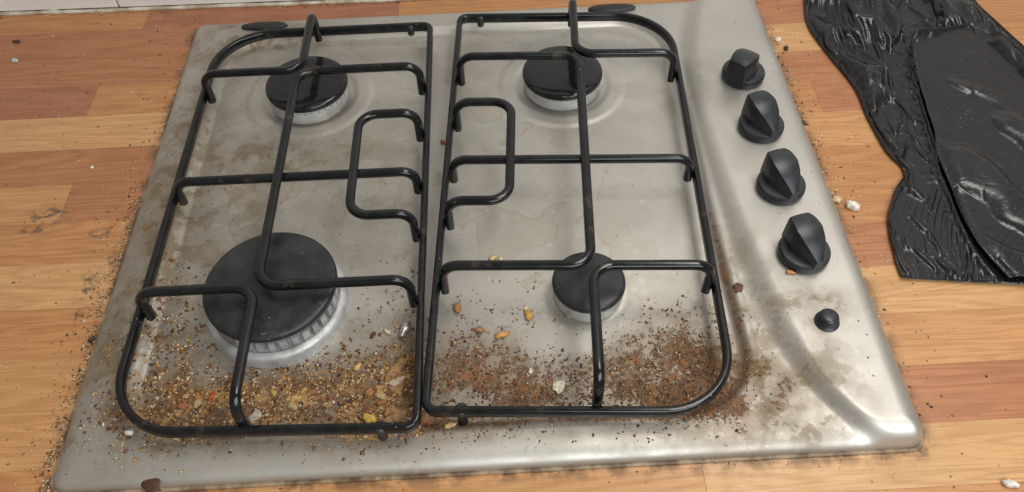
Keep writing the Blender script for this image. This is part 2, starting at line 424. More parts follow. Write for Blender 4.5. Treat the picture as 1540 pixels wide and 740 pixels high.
# soil map: (px,py) surveyed place on the steel, radii in metres, amount
def blob(lst, x, y):
    s = np.zeros(x.shape)
    for px, py, rx, ry, a in lst:
        c = G(px, py, .006); s = 1 - (1 - s) * (1 - a * np.exp(-(((x - c[0]) / rx) ** 2 + ((y - c[1]) / ry) ** 2)))
    return s
BURNB = [(250, 590, .030, .022, .75), (330, 600, .045, .022, .95), (450, 590, .055, .026, 1.0), (560, 600, .035, .028, .95), (605, 570, .022, .035, .95), (600, 640, .03, .012, .8),
         (240, 470, .014, .026, .6), (380, 625, .05, .012, .7), (215, 630, .03, .013, .7), (655, 632, .02, .010, .95), (330, 535, .02, .014, .4),
         (690, 570, .025, .03, .7), (760, 590, .04, .024, .75), (860, 545, .03, .014, .85), (850, 590, .04, .016, .65), (960, 570, .035, .026, .9), (1030, 545, .030, .036, 1.0), (1010, 590, .03, .018, .95),
         (1060, 590, .02, .02, .95), (950, 510, .03, .014, .6), (720, 520, .03, .018, .45), (780, 545, .03, .016, .7), (1095, 610, .015, .025, .8), (1010, 622, .05, .006, .7),
         (1130, 545, .018, .020, .36), (1180, 590, .016, .018, .36), (1150, 560, .03, .03, .16), (205, 400, .010, .05, .50), (250, 280, .010, .06, .42), (300, 190, .008, .04, .45), (170, 500, .010, .05, .42), (320, 150, .006, .03, .4), (800, 637, .14, .0035, .6), (400, 668, .12, .003, .35), (1200, 408, .016, .007, .55), (1163, 302, .014, .006, .45), (1133, 214, .013, .005, .35), (1112, 138, .012, .005, .3)]
FILMB = [(330, 300, .07, .10, .55), (280, 480, .045, .06, .85), (450, 600, .11, .040, 1.0), (600, 570, .035, .06, .95), (420, 60, .07, .026, .75), (330, 80, .03, .03, .85), (400, 240, .06, .03, .65), (500, 225, .03, .01, .7), (190, 560, .028, .08, .85),
         (230, 380, .024, .12, .75), (300, 180, .022, .10, .7), (560, 300, .05, .12, .35), (740, 570, .06, .045, .85), (980, 560, .075, .055, 1.0), (1140, 560, .05, .055, 1.0), (1190, 600, .035, .026, .95), (1110, 470, .025, .05, .6), (700, 100, .03, .06, .45), (1050, 130, .02, .05, .35), (1100, 380, .02, .06, .45),
         (1220, 470, .026, .012, 1.0), (250, 660, .09, .012, .7), (700, 650, .1, .008, .6), (345, 45, .03, .01, .3), (850, 300, .12, .12, .22), (1200, 610, .02, .03, .8)]
CLEANB = [(430, 480, .075, .045, .9), (880, 450, .055, .048, .85), (860, 510, .032, .022, .9), (320, 560, .010, .014, .6), (700, 600, .014, .010, .6)]
def soil(x, y):
    cl = 1 - blob(CLEANB, x, y)
    return np.clip(blob(BURNB, x, y) * cl, 0, 1), np.clip(blob(FILMB, x, y) * (.35 + .65 * cl), 0, 1)

def axis_pts(a, b, step):
    e = RCOR * (np.linspace(0, 1, 9) ** 1.6)
    mid = np.linspace(a + RCOR, b - RCOR, int((b - a - 2 * RCOR) / step) + 1)
    return np.concatenate([a + e[:-1], mid, (b - e[:-1])[::-1]])
xs = axis_pts(HX0, HX1, .00145); ys = axis_pts(HY0, HY1, .00145)
X, Y = np.meshgrid(xs, ys)
for sx, cx in ((-1, HX0 + RCOR), (1, HX1 - RCOR)):
    for sy, cy in ((-1, HY0 + RCOR), (1, HY1 - RCOR)):
        m = ((X - cx) * sx > 1e-9) & ((Y - cy) * sy > 1e-9)
        u, v = (X[m] - cx) / RCOR, (Y[m] - cy) / RCOR
        k = np.maximum(abs(u), abs(v)) / np.hypot(u, v)
        X[m] = cx + u * k * RCOR; Y[m] = cy + v * k * RCOR
Z = hob_z(X, Y)
ny, nx = X.shape
V = np.stack([X, Y, Z], -1).reshape(-1, 3)
i = np.arange(nx * ny).reshape(ny, nx)
Q = np.stack([i[:-1, :-1], i[:-1, 1:], i[1:, 1:], i[1:, :-1]], -1).reshape(-1, 4)
me = bpy.data.meshes.new('hob_surface'); me.vertices.add(len(V)); me.vertices.foreach_set('co', V.ravel())
me.loops.add(Q.size); me.loops.foreach_set('vertex_index', Q.ravel().astype(np.int32)); me.polygons.add(len(Q))
me.polygons.foreach_set('loop_start', np.arange(0, Q.size, 4, dtype=np.int32)); me.update(calc_edges=True); me.validate()
ca = me.color_attributes.new('soil', 'FLOAT_COLOR', 'POINT')
b_, f_ = soil(V[:, 0], V[:, 1])
f_ = np.clip(f_ * (1.12 + .38 * sstep(0, -.12, V[:, 0])), 0, 1)
wsd = sd_rr(V[:, 0], V[:, 1], -.2530, .189, -.2135, .2285, .052)
gutter = np.exp(-((wsd + .0035) / .0035) ** 2) * np.clip(sstep(.06, .15, V[:, 0]) * sstep(.06, -.12, V[:, 1]) + .7 * sstep(-.16, -.2, V[:, 1]), 0, 1)
b_ = np.maximum(b_, .9 * gutter); f_ = np.maximum(f_, .9 * gutter)
wat = sstep(.01, -.02, sd_rr(V[:, 0], V[:, 1], -.2530, .189, -.2135, .2285, .052)) * (1 - .6 * sstep(0, .2, V[:, 0]))
ca.data.foreach_set('color', np.stack([b_, f_, wat, np.ones(len(V))], 1).astype(np.float32).ravel())
hob = tag(empty('gas_hob', (0, 0, 0)), 'stainless steel four burner gas hob set into the worktop, spattered with crumbs', 'hob')
link('hob_plate', me, STEEL, hob, True)
# dirty seal under the rim
out = fillet([(HX0 - .0011, HY0 - .0011, .0006), (HX1 + .0011, HY0 - .0011, .0006), (HX1 + .0011, HY1 + .0011, .0006), (HX0 - .0011, HY1 + .0011, .0006)], RCOR + .001, 8, True)
link('seal_strip', mesh(*sweep(dens(out, .004, True), .0034, .0020, closed=True, ns=8, wob=.12)), SEALANT, hob, True)
# hinge plugs at the back
for cx, cy, w, h in ((-.2166, .2415, .0235, .0058), (.1396, .2430, .0245, .0062)):
    prof = [(1.0, -.001), (1.0, .0016), (.95, .0026), (.80, .0031), (.35, .0034)]
    v, f = lathe(prof, 40)
    v = [(w * (abs(p[0]) ** .8 * np.sign(p[0])), h * p[1], p[2]) for p in v]
    o = link('hinge_plug', mesh(v, f), RUBBER, hob); autosmooth(o, 50); o.location = (cx, cy, float(hob_z(cx, cy)))
# knobs
def knob_grip():
    n = 26; V = []; F = []
    for i in range(n):
        s = i / (n - 1); x = -.0183 + .0374 * s
        env = math.sqrt(max(0, 1 - (x / .0196) ** 2))
        hw = min(np.interp(s, [0, .15, .40, .65, .85, 1], [.0086, .0104, .0116, .0096, .0060, .0030]), .0190 * env + .0040)
        hh = .0240 * (1 - .66 * s ** 2.5) * (1 - .14 * (1 - s) ** 5)
        row = [(hw * 1.10, .0), (hw * 1.02, hh * .5), (hw * .93, hh * .93), (hw * .86, hh * .985), (hw * .45, hh * 1.01), (0, hh * 1.02)]
        row = row + [(-a, b) for a, b in row[-2::-1]]
        m = len(row)
        V += [(x, a, b + .0030) for a, b in row]
    for i in range(n - 1):
        for j in range(m - 1): F.append((i * m + j, (i + 1) * m + j, (i + 1) * m + j + 1, i * m + j + 1))
    F.append(tuple(range(m))); F.append(tuple((n - 1) * m + j for j in range(m))[::-1])
    return V, F
skirt = mesh(*lathe([(.0190, -.0030), (.0195, .0010), (.0192, .0036), (.0182, .0050), (.0150, .0056), (.004, .0058)], 56)); skirt.materials.append(KNOBM)
grip = mesh(*knob_grip()); grip.materials.append(KNOBM)
KN = [(.2448, .1190, math.radians(47)), (.2446, .0495, math.radians(-72)), (.2440, -.0205, math.radians(-76)), (.2442, -.0890, math.radians(-76))]
for x, y, a in KN:
    gx = (hob_z(x + .012, y) - hob_z(x - .012, y)) / .024
    o = link('control_knob', skirt, None, hob); autosmooth(o, 40); o.location = (x, y, float(hob_z(x, y)) + .0032); o.rotation_euler = (0, -math.atan(float(gx)) * .5, a)
    g = link('grip', grip, None, o); autosmooth(g, 38)
bx_, by_ = .2450, -.1500
o = link('ignition_button', mesh(*lathe([(.0088, -.001), (.0088, .0012), (.0078, .0018), (.0072, .0022), (.0071, .0062), (.0064, .0076), (.0045, .0083), (.001, .0085)], 36)), KNOBM, hob); autosmooth(o, 45)
o.location = (bx_, by_, float(hob_z(bx_, by_)))

# ------------------------------------------------------------------ burners
def burner(k, label, capm, crownish=False):
    cx, cy, r = BURN[k]; top = {'LF': .0385, 'LB': .0275}.get(k, .0255); q_ = (CAM_LOC[2] - top) / (CAM_LOC[2] - .022)
    cx = CAM_LOC[0] + (cx - CAM_LOC[0]) * q_; cy = CAM_LOC[1] + (cy - CAM_LOC[1]) * q_; r *= q_
    t = tag(empty('gas_burner', (cx, cy, 0)), label, 'burner')
    cap = [(r - .0030, top - .0062), (r - .0006, top - .0058), (r, top - .0042), (r - .0002, top - .0022), (r - .0012, top - .0008), (r - .003, top - .0001), (r - .008, top + .0002), (r * .4, top + .0006), (.002, top + .0007)]
    o = link('burner_cap', mesh(*lathe(cap, 96)), capm, t); autosmooth(o, 50)
    if crownish:
        prof = [(r + .0022, .0030), (r + .0038, .0045), (r + .0038, .0145), (r + .0028, .0166), (r + .0002, .0178), (r - .0012, .0180), (r - .0018, .0160), (r - .0090, .0160), (r - .0095, .0325), (.002, .0325)]
        o = link('burner_ring', mesh(*lathe(prof, 96)), ALU, t); autosmooth(o, 40)
        parts = []
        n = 34
        for i in range(n):
            a = 2 * math.pi * i / n; da = math.pi / n * (.62 + .06 * math.sin(i * 3.1)); V = []
            r0, r1 = r - .0100, r - .0026
            for z, q in ((.0155, 0), (.0262, .0004)):
                for rr, aa in ((r0, -da), (r1 - q, -da * (1 - q * 120)), (r1 - q, da * (1 - q * 120)), (r0, da)): V.append((rr * math.cos(a + aa), rr * math.sin(a + aa), z))
            parts.append((V, [(4, 5, 6, 7), (0, 1, 5, 4), (1, 2, 6, 5), (2, 3, 7, 6), (3, 0, 4, 7)]))
        o = link('flame_crown', mesh(*join(*parts)), ALU, t)
    else:
        rr = r - .0010
        prof = [(rr - .0040, .0030), (rr - .0036, .0065), (rr - .0004, .0076), (rr, .0088), (rr + .0001, .0205), (rr - .0006, .0218), (.002, .0220)]
        o = link('burner_ring', mesh(*lathe(prof, 96)), ALU, t); autosmooth(o, 40)
        parts = []
        n = int(r * 1000)
        for i in range(n):                # gas ports: dark boxes, slightly proud, stand in for shade inside the notches
            a = 2 * math.pi * i / n; da = .012
            V = [((rr + q) * math.cos(a + s), (rr + q) * math.sin(a + s), z) for z in (.0190, .0204) for q, s in ((-.001, -da), (.00025, -da), (.00025, da), (-.001, da))]
            parts.append((V, [(3, 2, 1, 0), (4, 5, 6, 7), (0, 1, 5, 4), (1, 2, 6, 5), (2, 3, 7, 6), (3, 0, 4, 7)]))
        link('gas_ports', mesh(*join(*parts)), RUBBER, t)
    return t
burner('LF', 'largest burner at the front left, wide matt black cap on a toothed aluminium crown', CAP_MATT, True)
burner('LB', 'medium burner at the back left corner, glossy black cap on a bright aluminium ring', CAP_GLOSS)
burner('RB', 'medium burner at the back right between left rail and knobs, glossy black cap', CAP_GLOSS)
burner('RF', 'smallest burner at the front right with a matt black cap', CAP_MATT)

# ------------------------------------------------------------------ pan supports
P = dict(xin=-.0455, xout=-.2513, yb=.21, yf=-.2179, zr=.0239, zf=.0498, zo=.0185, ei=-.0515, eo=-.2450, cb=-.0041, Cx=-.1590, Cb=.1181, Cf=-.1163, sx=-.0994, sb=.0572, sf=-.0545, Lx=-.1560, Ly=.1202, Le=.2038, Fx=-.1598, Fy=-.1165, Fe=-.2095)
M_ = -.0367
def tf(side):
    def f(x, y):
        if side == 'L': a, ey = -.0036, 0
        else: x = 2 * M_ - x; a, ey = -.0595, .0113
        c, s = math.cos(a), math.sin(a)
        return M_ + c * (x - M_) - s * y, s * (x - M_) + c * y + ey
    return f
def grate(side, label):
    f = tf(side); p = P
    cen = f((p['xin'] + p['xout']) / 2, 0)
    t = tag(empty('pan_support', (cen[0], cen[1], .0)), label, 'pan support', 'pan supports on the hob')
    off = np.array([cen[0], cen[1], 0])
    def P3(x, y, z): a, b = f(x, y); return np.array([a, b, z]) - off
    dyf = .0065 if side == 'L' else 0.0; dyb = .0
    loop = [P3(p['xin'], p['yf'], p['zr']), P3(p['xin'], p['yb'], p['zr']), P3(p['xout'], p['yb'] - dyb, p['zr']), P3(p['xout'], p['yf'] + dyf, p['zr'])]
    pts = dens(fillet(loop, [.008, .008, .055, .048], 12, True), .006, True)
    o = link('support_frame', mesh(*sweep(pts, .0060, .0092, closed=True, ns=14, n=3.2)), ENAMEL, t); autosmooth(o, 60)
    zf, zo = p['zf'], p['zo']
    def bar(pl, R):
        pts = dens(fillet([P3(*q) for q in pl], [0] + R + [0], 9), .006)
        o = link('support_bar', mesh(*sweep(pts, 0.0068, .0073, up=(0.3, 1, 0) if abs(pl[0][0] - pl[1][0]) < 1e-6 else (0, 0, 1), ns=14, n=2.7)), ENAMEL, t); autosmooth(o, 60)
    vb, hb = .0125, .016
    bar([(p['ei'], p['cb'], zo), (p['ei'], p['cb'], zf - .0072), (p['eo'], p['cb'], zf - .0072), (p['eo'], p['cb'], zo)], [vb, vb])
    bar([(p['eo'], p['Ly'], zo), (p['eo'], p['Ly'], zf), (p['Lx'], p['Ly'], zf), (p['Lx'], p['Le'], zf), (p['Lx'], p['Le'], zo)], [vb, hb, vb * .8])
    bar([(p['ei'], p['Cb'], zo), (p['ei'], p['Cb'], zf), (p['Cx'], p['Cb'], zf), (p['Cx'], p['Cf'], zf), (p['ei'], p['Cf'], zf), (p['ei'], p['Cf'], zo)], [vb, hb, hb, vb])
    bar([(p['ei'], p['sb'], zo), (p['ei'], p['sb'], zf), (p['sx'], p['sb'], zf), (p['sx'], p['sf'], zf), (p['ei'], p['sf'], zf), (p['ei'], p['sf'], zo)], [vb, hb, hb, vb])
    bar([(p['eo'], p['Fy'], zo), (p['eo'], p['Fy'], zf), (p['Fx'], p['Fy'], zf), (p['Fx'], p['Fe'], zf), (p['Fx'], p['Fe'], zo)], [vb, hb, vb])
    for (x, y) in ((p['xin'] - .020, p['yb']), (p['xin'] - .024, p['yf'] + .001)):
        a, b = f(x, y); zb = float(hob_z(a, b)) - .0003 if y < 0 else .0150
        prof = [(.0026, zb), (.0034, zb + .001), (.0034, .0215), (.0045, .0225), (.0045, .0262), (.003, .0275)]
        v, ff = lathe(prof, 14, (a - off[0], b - off[1])); o = link('rubber_foot', mesh(v, ff), RUBBER, t); autosmooth(o, 40)
    return t
grate('L', 'black enamelled pan support on the left half of the hob, over the largest burner')
grate('R', 'black enamelled pan support on the right half, skewed slightly beside the knobs')

# ------------------------------------------------------------------ crumbs
PAL = dict(tan=(.56, .38, .18), gold=(.52, .27, .07), brown=(.16, .075, .028), dark=(.022, .015, .011), rust=(.23, .075, .02), white=(.72, .66, .52), oat=(.68, .55, .33))
def poly(n):
    """irregular little lumps: distorted octahedra"""
    base = np.array([(1, 0, 0), (-1, 0, 0), (0, 1, 0), (0, -1, 0), (0, 0, 1), (0, 0, -1)], float)
    return base[None] * (1 + .5 * (np.random.rand(n, 6, 1) - .5)) + .22 * (np.random.rand(n, 6, 3) - .5)
OF = np.array([(0, 2, 4), (2, 1, 4), (1, 3, 4), (3, 0, 4), (2, 0, 5), (1, 2, 5), (3, 1, 5), (0, 3, 5)])
def crumbs(name, label, pts, sizes, cols, zf):
    n = len(pts); L = poly(n)
    sc = np.stack([sizes * np.random.uniform(.6, 1.5, n), sizes * np.random.uniform(.4, .95, n), sizes * np.random.uniform(.18, .55, n)], 1)
    L = L * sc[:, None, :]
    a = np.random.rand(n) * 6.283; ca_, sa_ = np.cos(a)[:, None], np.sin(a)[:, None]
    tl = (np.random.rand(n) - .5)[:, None] * .7
    x, y, z = L[..., 0], L[..., 1], L[..., 2] + L[..., 0] * tl
    Vx = x * ca_ - y * sa_ + pts[:, 0:1]; Vy = x * sa_ + y * ca_ + pts[:, 1:2]; Vz = z + (zf + sc[:, 2] * .55)[:, None]
    V = np.stack([Vx, Vy, Vz], -1).reshape(-1, 3); F = (OF[None] + (np.arange(n) * 6)[:, None, None]).reshape(-1, 3)
    me = bpy.data.meshes.new(name); me.vertices.add(len(V)); me.vertices.foreach_set('co', V.ravel())
    me.loops.add(F.size); me.loops.foreach_set('vertex_index', F.ravel().astype(np.int32)); me.polygons.add(len(F)); me.polygons.foreach_set('loop_start', np.arange(0, F.size, 3, dtype=np.int32)); me.update(calc_edges=True)
    ca = me.color_attributes.new('tint', 'FLOAT_COLOR', 'POINT')
    C = np.repeat(cols * np.random.uniform(.7, 1.25, (n, 1)), 6, 0); ca.data.foreach_set('color', np.concatenate([C, np.ones((len(C), 1))], 1).astype(np.float32).ravel())
    return tag(link(name, me, CRUMB), label, 'crumbs', None, 'stuff')
def pick(n, w):
    k = list(w); p = np.array([w[q] for q in k], float); p /= p.sum()
    return np.array([PAL[q] for q in np.array(k)[np.random.choice(len(k), n, p=p)]])
def vnoise(x, y, s, seed):
    r = np.random.RandomState(seed); o = 0
    for i in range(5):
        a = r.rand() * 6.28; k = s * (1 + .5 * r.rand()); o = o + np.sin(k * (x * math.cos(a) + y * math.sin(a)) + r.rand() * 6.28 + 1.5 * np.sin(k * .4 * (y * math.cos(a) - x * math.sin(a))))
    return o / 5
def scatter(n, x0, x1, y0, y1, fn):
    out = []
    while len(out) < n:
        x = np.random.uniform(x0, x1, 20000); y = np.random.uniform(y0, y1, 20000); d = fn(x, y) * np.clip(.75 + 1.3 * vnoise(x, y, 260, 4) + 1.1 * vnoise(x, y, 800, 8), .03, 3) ** 1.6
        k = np.random.rand(20000) < d; out.extend(zip(x[k], y[k]))
    return np.array(out[:n])
def sizes(n, lo, hi, p=2.5): return (lo + (hi - lo) * np.random.rand(n) ** p) / 1000
TANB = [(240, 570, .024, .034, 1), (300, 600, .035, .024, .9), (400, 590, .05, .022, 1), (470, 580, .04, .022, .9), (560, 570, .04, .032, .45), (250, 470, .018, .03, .5), (300, 480, .02, .03, .35), (330, 620, .06, .012, .8), (220, 640, .03, .008, .5), (500, 500, .05, .03, .08), (600, 490, .02, .04, .14), (590, 610, .035, .022, .7)]
KNOBD = [(1200, 412, .013, .005, 1), (1165, 306, .012, .004, .9), (1135, 217, .011, .003, .6)]
DENSR = [(690, 580, .028, .03, .7), (760, 590, .04, .024, .8), (850, 545, .03, .012, 1), (860, 595, .04, .014, .7), (960, 570, .04, .026, 1), (1030, 560, .028, .034, 1), (720, 520, .03, .02, .4), (650, 630, .018, .008, 1), (940, 520, .04, .016, .5), (1020, 490, .03, .02, .3), (1130, 560, .028, .035, .02), (750, 470, .06, .03, .08)]
inwell = lambda x, y: (sd_rr(x, y, HX0, HX1, HY0, HY1, RCOR) < -.004)
def nocap(x, y):
    m = np.ones(x.shape)
    for cx, cy, r in BURN.values(): m *= (np.hypot(x - cx, y - cy) > r + .003)
    return m
cl = lambda x, y: (1 - .93 * blob(CLEANB, x, y))
fL = lambda x, y: blob(TANB, x, y) * nocap(x, y) * inwell(x, y) * (x < -.043) * cl(x, y)
fR = lambda x, y: blob(DENSR, x, y) * nocap(x, y) * inwell(x, y) * (x > -.045) * cl(x, y)
p = scatter(9800, -.28, -.04, -.235, -.02, fL); crumbs('crumbs', 'dense tan and brown crumbs heaped over the front left of the hob', p, sizes(len(p), .34, 1.75, 2.7), pick(len(p), dict(tan=3.6, gold=2.2, brown=4.2, dark=1.5, rust=3.0, white=.45, oat=1.5)), hob_z(p[:, 0], p[:, 1]))
p = scatter(6200, -.05, .25, -.23, -.02, fR); crumbs('crumbs', 'rusty brown crumbs scattered around the smallest burner', p, sizes(len(p), .30, 1.35, 2.8), pick(len(p), dict(tan=1.2, gold=1, brown=5, dark=3.4, rust=2.4, white=.15, oat=.4)), hob_z(p[:, 0], p[:, 1]))
p = scatter(2300, -.285, .285, -.235, .25, lambda x, y: (.08 + .6 * (x < -.2) * (y < .17) + .3 * (x < -.05) + 3 * blob(KNOBD, x, y)) * nocap(x, y) * inwell(x, y) * .5)
crumbs('specks', 'fine dark specks sprinkled thinly over the whole steel hob', p, sizes(len(p), .3, .8, 3), pick(len(p), dict(dark=5, brown=3, tan=1.2, white=.6)), hob_z(p[:, 0], p[:, 1]))
fWL = lambda x, y: np.exp(-np.maximum(-.2915 - x, 0) / .0062) * (x < -.2915) * (.10 + .9 * sstep(.10, -.06, y)) + .006 * (x < -.295)
p = scatter(4200, -.55, -.2912, -.27, .28, fWL); crumbs('crumbs', 'crumbs and dust on the worktop along the left edge of the hob', p, sizes(len(p), .35, 1.3, 2.2), pick(len(p), dict(tan=4, dark=2.6, brown=3, gold=1.4, white=1, oat=1.5)), np.zeros(len(p)))
fWR = lambda x, y: (np.exp(-np.maximum(x - .2915, 0) / .007) * (.8 * np.exp(-((y - .05) / .09) ** 2) + .08) + .012 * (x < .36)) * (x > .2915)
p = scatter(900, .2912, .45, -.27, .28, fWR); crumbs('crumbs', 'brown and white crumbs on the worktop between knobs and black bag', p, sizes(len(p), .35, 1.4, 2.2), pick(len(p), dict(tan=3, dark=2.2, brown=3, rust=1, white=1.6, oat=2)), np.zeros(len(p)))
fWF = lambda x, y: np.exp(-np.maximum(-.2420 - y, 0) / .003) * (y < -.242)
p = scatter(380, -.29, .29, -.27, -.2418, fWF); crumbs('crumbs', 'brown crumbs on the worktop along the front edge of the hob', p, sizes(len(p), .3, .9, 2.2), pick(len(p), dict(tan=3, dark=1, brown=4, gold=2, white=.4)), np.zeros(len(p)))
p = np.array([(x, .2895 - .0196 * (x + .0826) + random.uniform(-.006, -.001)) for x in np.random.uniform(-.52, -.08, 110)])
crumbs('dust', 'grey dust and crumbs caught along the foot of the tiled wall', p, sizes(len(p), .4, 1.4, 2.4), pick(len(p), dict(dark=2, brown=3, tan=3, white=2)), np.zeros(len(p)) + .0004)

# single pieces one can point to
def chunk(name, label, cat_, px, py, size, col, flat=.45, seed=0, mat=None, asp=.7, rot=None, zadd=0.0, hole=0.0, z=None):
    r = random.Random(seed * 17 + int(px)); 
    zz = .008 if (z is None) else z
    c = G(px, py, zz); on = sd_rr(c[0], c[1], HX0, HX1, HY0, HY1, RCOR) < 0
    zz = float(hob_z(c[0], c[1])) if on else 0.0
    if z is not None: zz = z
    c = G(px, py, zz)
    V = []; F = []; N = 14; Mr = 7
    ph = [r.uniform(0, 6.28) for _ in range(6)]
    for i in range(Mr + 1):
        la = -math.pi / 2 + math.pi * i / Mr
        for j in range(N):
            lo = 2 * math.pi * j / N
            k = 1 + .16 * math.sin(2 * lo + ph[0]) + .13 * math.sin(3 * lo + ph[1] + 2 * la) + .09 * math.sin(5 * lo + ph[2]) + r.uniform(-.15, .15)
            rad = math.cos(la) ** .7 * k if abs(la) < 1.57 else 0.02
            zc = math.sin(la)
            if hole: zc -= hole * math.exp(-(rad / .38) ** 2) * (1 if la > 0 else -.3)
            V.append((size * rad * math.cos(lo), size * asp * rad * math.sin(lo), size * flat * (zc + .25 * math.sin(2.5 * rad * math.cos(lo) + ph[3]) * rad)))
    for i in range(Mr):
        for j in range(N): F.append((i * N + j, i * N + (j + 1) % N, (i + 1) * N + (j + 1) % N, (i + 1) * N + j))
    F.append(tuple(range(N))[::-1]); F.append(tuple(Mr * N + j for j in range(N)))
    me = mesh(V, F); ca = me.color_attributes.new('tint', 'FLOAT_COLOR', 'POINT')
    cc = []
    for v in V:
        k = 1 + .3 * math.sin(v[0] / size * 5 + ph[4]) * math.sin(v[1] / size * 6 + ph[5]); cc += [col[0] * k, col[1] * k, col[2] * k, 1]
    ca.data.foreach_set('color', cc)
    o = link(name, me, mat or CRUMB, None, True); o.location = (c[0], c[1], zz + size * flat * .8 + zadd); o.rotation_euler = (r.uniform(-.15, .15), r.uniform(-.15, .15), r.uniform(0, 6.28) if rot is None else rot)
    return tag(o, label, cat_)
O_ = PAL
chunk('oat_flake', 'round whitish oat flake with a hole on the steel right of the left rail', 'oat flake', 840, 582, .0052, (.78, .70, .52), .22, 1, asp=.9, hole=1.2)
chunk('crumb', 'elongated orange crumb below the long bar, left of the smallest burner', 'crumb', 755, 505, .0055, (.62, .30, .08), .3, 2, asp=.45, rot=.5)
chunk('crumb', 'yellow golden crumb cluster just left of the smallest burner', 'crumb', 795, 475, .0045, (.66, .38, .09), .45, 3, asp=.75)
chunk('crumb', 'pale bit lying above the yellow crumb beside the smallest burner', 'crumb', 791, 464, .0025, (.75, .66, .42), .5, 4)
chunk('crumb', 'whitish crumb touching the left side of the smallest burner ring', 'crumb', 856, 474, .0030, (.75, .68, .50), .6, 5, z=.006)
chunk('crumb', 'small brown seed shaped crumb left of the orange crumb', 'crumb', 721, 498, .0035, (.36, .17, .08), .5, 6, asp=.6, rot=0)
chunk('crumb', 'brown crusty crumb under the front left foot of the right pan support', 'crumb', 688, 464, .0042, (.38, .20, .06), .5, 7, asp=.8)
chunk('foil_scrap', 'crumpled silvery foil scrap beside the left support rail', 'foil scrap', 609, 498, .0060, (.5, .5, .48), .5, 8, mat=FOIL, asp=.7, rot=1.2)
chunk('food_flake', 'pale translucent flake among the rusty crumbs by the left rail', 'food flake', 597, 574, .0052, (.50, .40, .27), .16, 9, asp=.6, rot=.5)
chunk('crumb', 'yellow crumb against the front rail near the left support corner', 'crumb', 556, 631, .0048, (.68, .46, .10), .4, 10, asp=.8)
chunk('crumb', 'oval tan crumb alone above the rusty heap', 'crumb', 538, 553, .0032, (.60, .36, .12), .45, 11, asp=.7)
chunk('crumb', 'red pepper coloured crumb in the heap at the front left', 'crumb', 320, 597, .0036, (.45, .07, .03), .35, 12, asp=.6)
chunk('food_flake', 'greyish white flake next to the front left bar foot', 'food flake', 385, 626, .0055, (.52, .47, .40), .22, 13, asp=.65)
chunk('crumb', 'white crumb outside the front left corner of the left support', 'crumb', 196, 652, .0028, (.80, .76, .68), .7, 14)
chunk('crumb', 'brown flake on bare steel between right rail and lowest knob', 'crumb', 1110, 433, .0042, (.085, .030, .016), .18, 15, asp=.9)
chunk('popcorn_crumb', 'largest white crumb on the worktop between hob and black bag', 'crumb', 1281, 312, .0062, (.82, .76, .64), .55, 16, asp=.65, rot=-.3)
chunk('crumb', 'cream crumb on the worktop touching the hob edge beside third knob', 'crumb', 1258, 302, .0042, (.66, .50, .27), .5, 17)
chunk('crumb', 'dark twig like crumb on worktop by the second knob', 'crumb', 1207, 186, .0055, (.06, .025, .014), .3, 18, asp=.35, rot=-.8)
chunk('crumb', 'white curled crumb on the worktop right of the topmost knob', 'crumb', 1170, 61, .0048, (.78, .72, .62), .35, 19, asp=.5, rot=.5)
chunk('crumb', 'black crumb on worktop just below the white curled one', 'crumb', 1182, 74, .0042, (.03, .028, .02), .4, 20, asp=.5)
chunk('crumb', 'orange crumb in front of the lowest knob', 'crumb', 1188, 411, .0030, (.52, .24, .07), .5, 21)
chunk('crumb', 'white crumb in the bottom right corner of the worktop', 'crumb', 1518, 729, .0052, (.80, .74, .64), .4, 22, asp=.5, rot=-.5)
chunk('brown_flake', 'long dark brown flake on the front edge at the lower left', 'food flake', 226, 727, .0110, (.06, .020, .012), .14, 23, asp=.42, rot=-.6, z=.0045)
chunk('paint_chip', 'pale grey chip on the worktop at the far upper left', 'chip', 23, 92, .0042, (.60, .60, .58), .3, 24, asp=.6)
chunk('paint_chip', 'grey white chip at the foot of the tiled wall', 'chip', 82, 18, .0075, (.58, .57, .53), .35, 25, asp=.4, rot=.15)
chunk('crumb', 'pair sized white crumb on the left worktop near the middle', 'crumb', 139, 253, .0022, (.78, .70, .55), .5, 26)
chunk('crumb', 'rust coloured crumb between the two supports near the small bars', 'crumb', 667, 215, .0030, (.34, .12, .03), .4, 27)
chunk('crumb', 'yellow crumb behind the long front bar of the right support', 'crumb', 741, 390, .0033, (.66, .50, .22), .5, 28)
chunk('crumb', 'pale crumb beside the yellow one behind the long front bar', 'crumb', 753, 391, .0026, (.72, .60, .38), .5, 29)
chunk('crumb', 'dark crumb left of the tan oval one near the foil', 'crumb', 561, 505, .0026, (.03, .02, .012), .5, 30, asp=.6)
chunk('crumb', 'small cream crumb left of the foil scrap', 'crumb', 583, 500, .0028, (.72, .64, .42), .5, 31, asp=.6)
chunk('crumb', 'white stick shaped crumb left of the round oat flake', 'crumb', 798, 559, .0030, (.70, .64, .52), .4, 32, asp=.45, rot=1.3)
chunk('crumb', 'pale oval crumb between the rails at the front edge', 'crumb', 677, 641, .0042, (.60, .42, .18), .4, 33, asp=.5, rot=.1)
chunk('crumb', 'black crumb on the worktop against the left hob edge', 'crumb', 140, 512, .0028, (.02, .015, .012), .7, 34)
chunk('crumb', 'dark crumb on the worktop at the upper left', 'crumb', 26, 64, .0032, (.05, .02, .012), .5, 35)
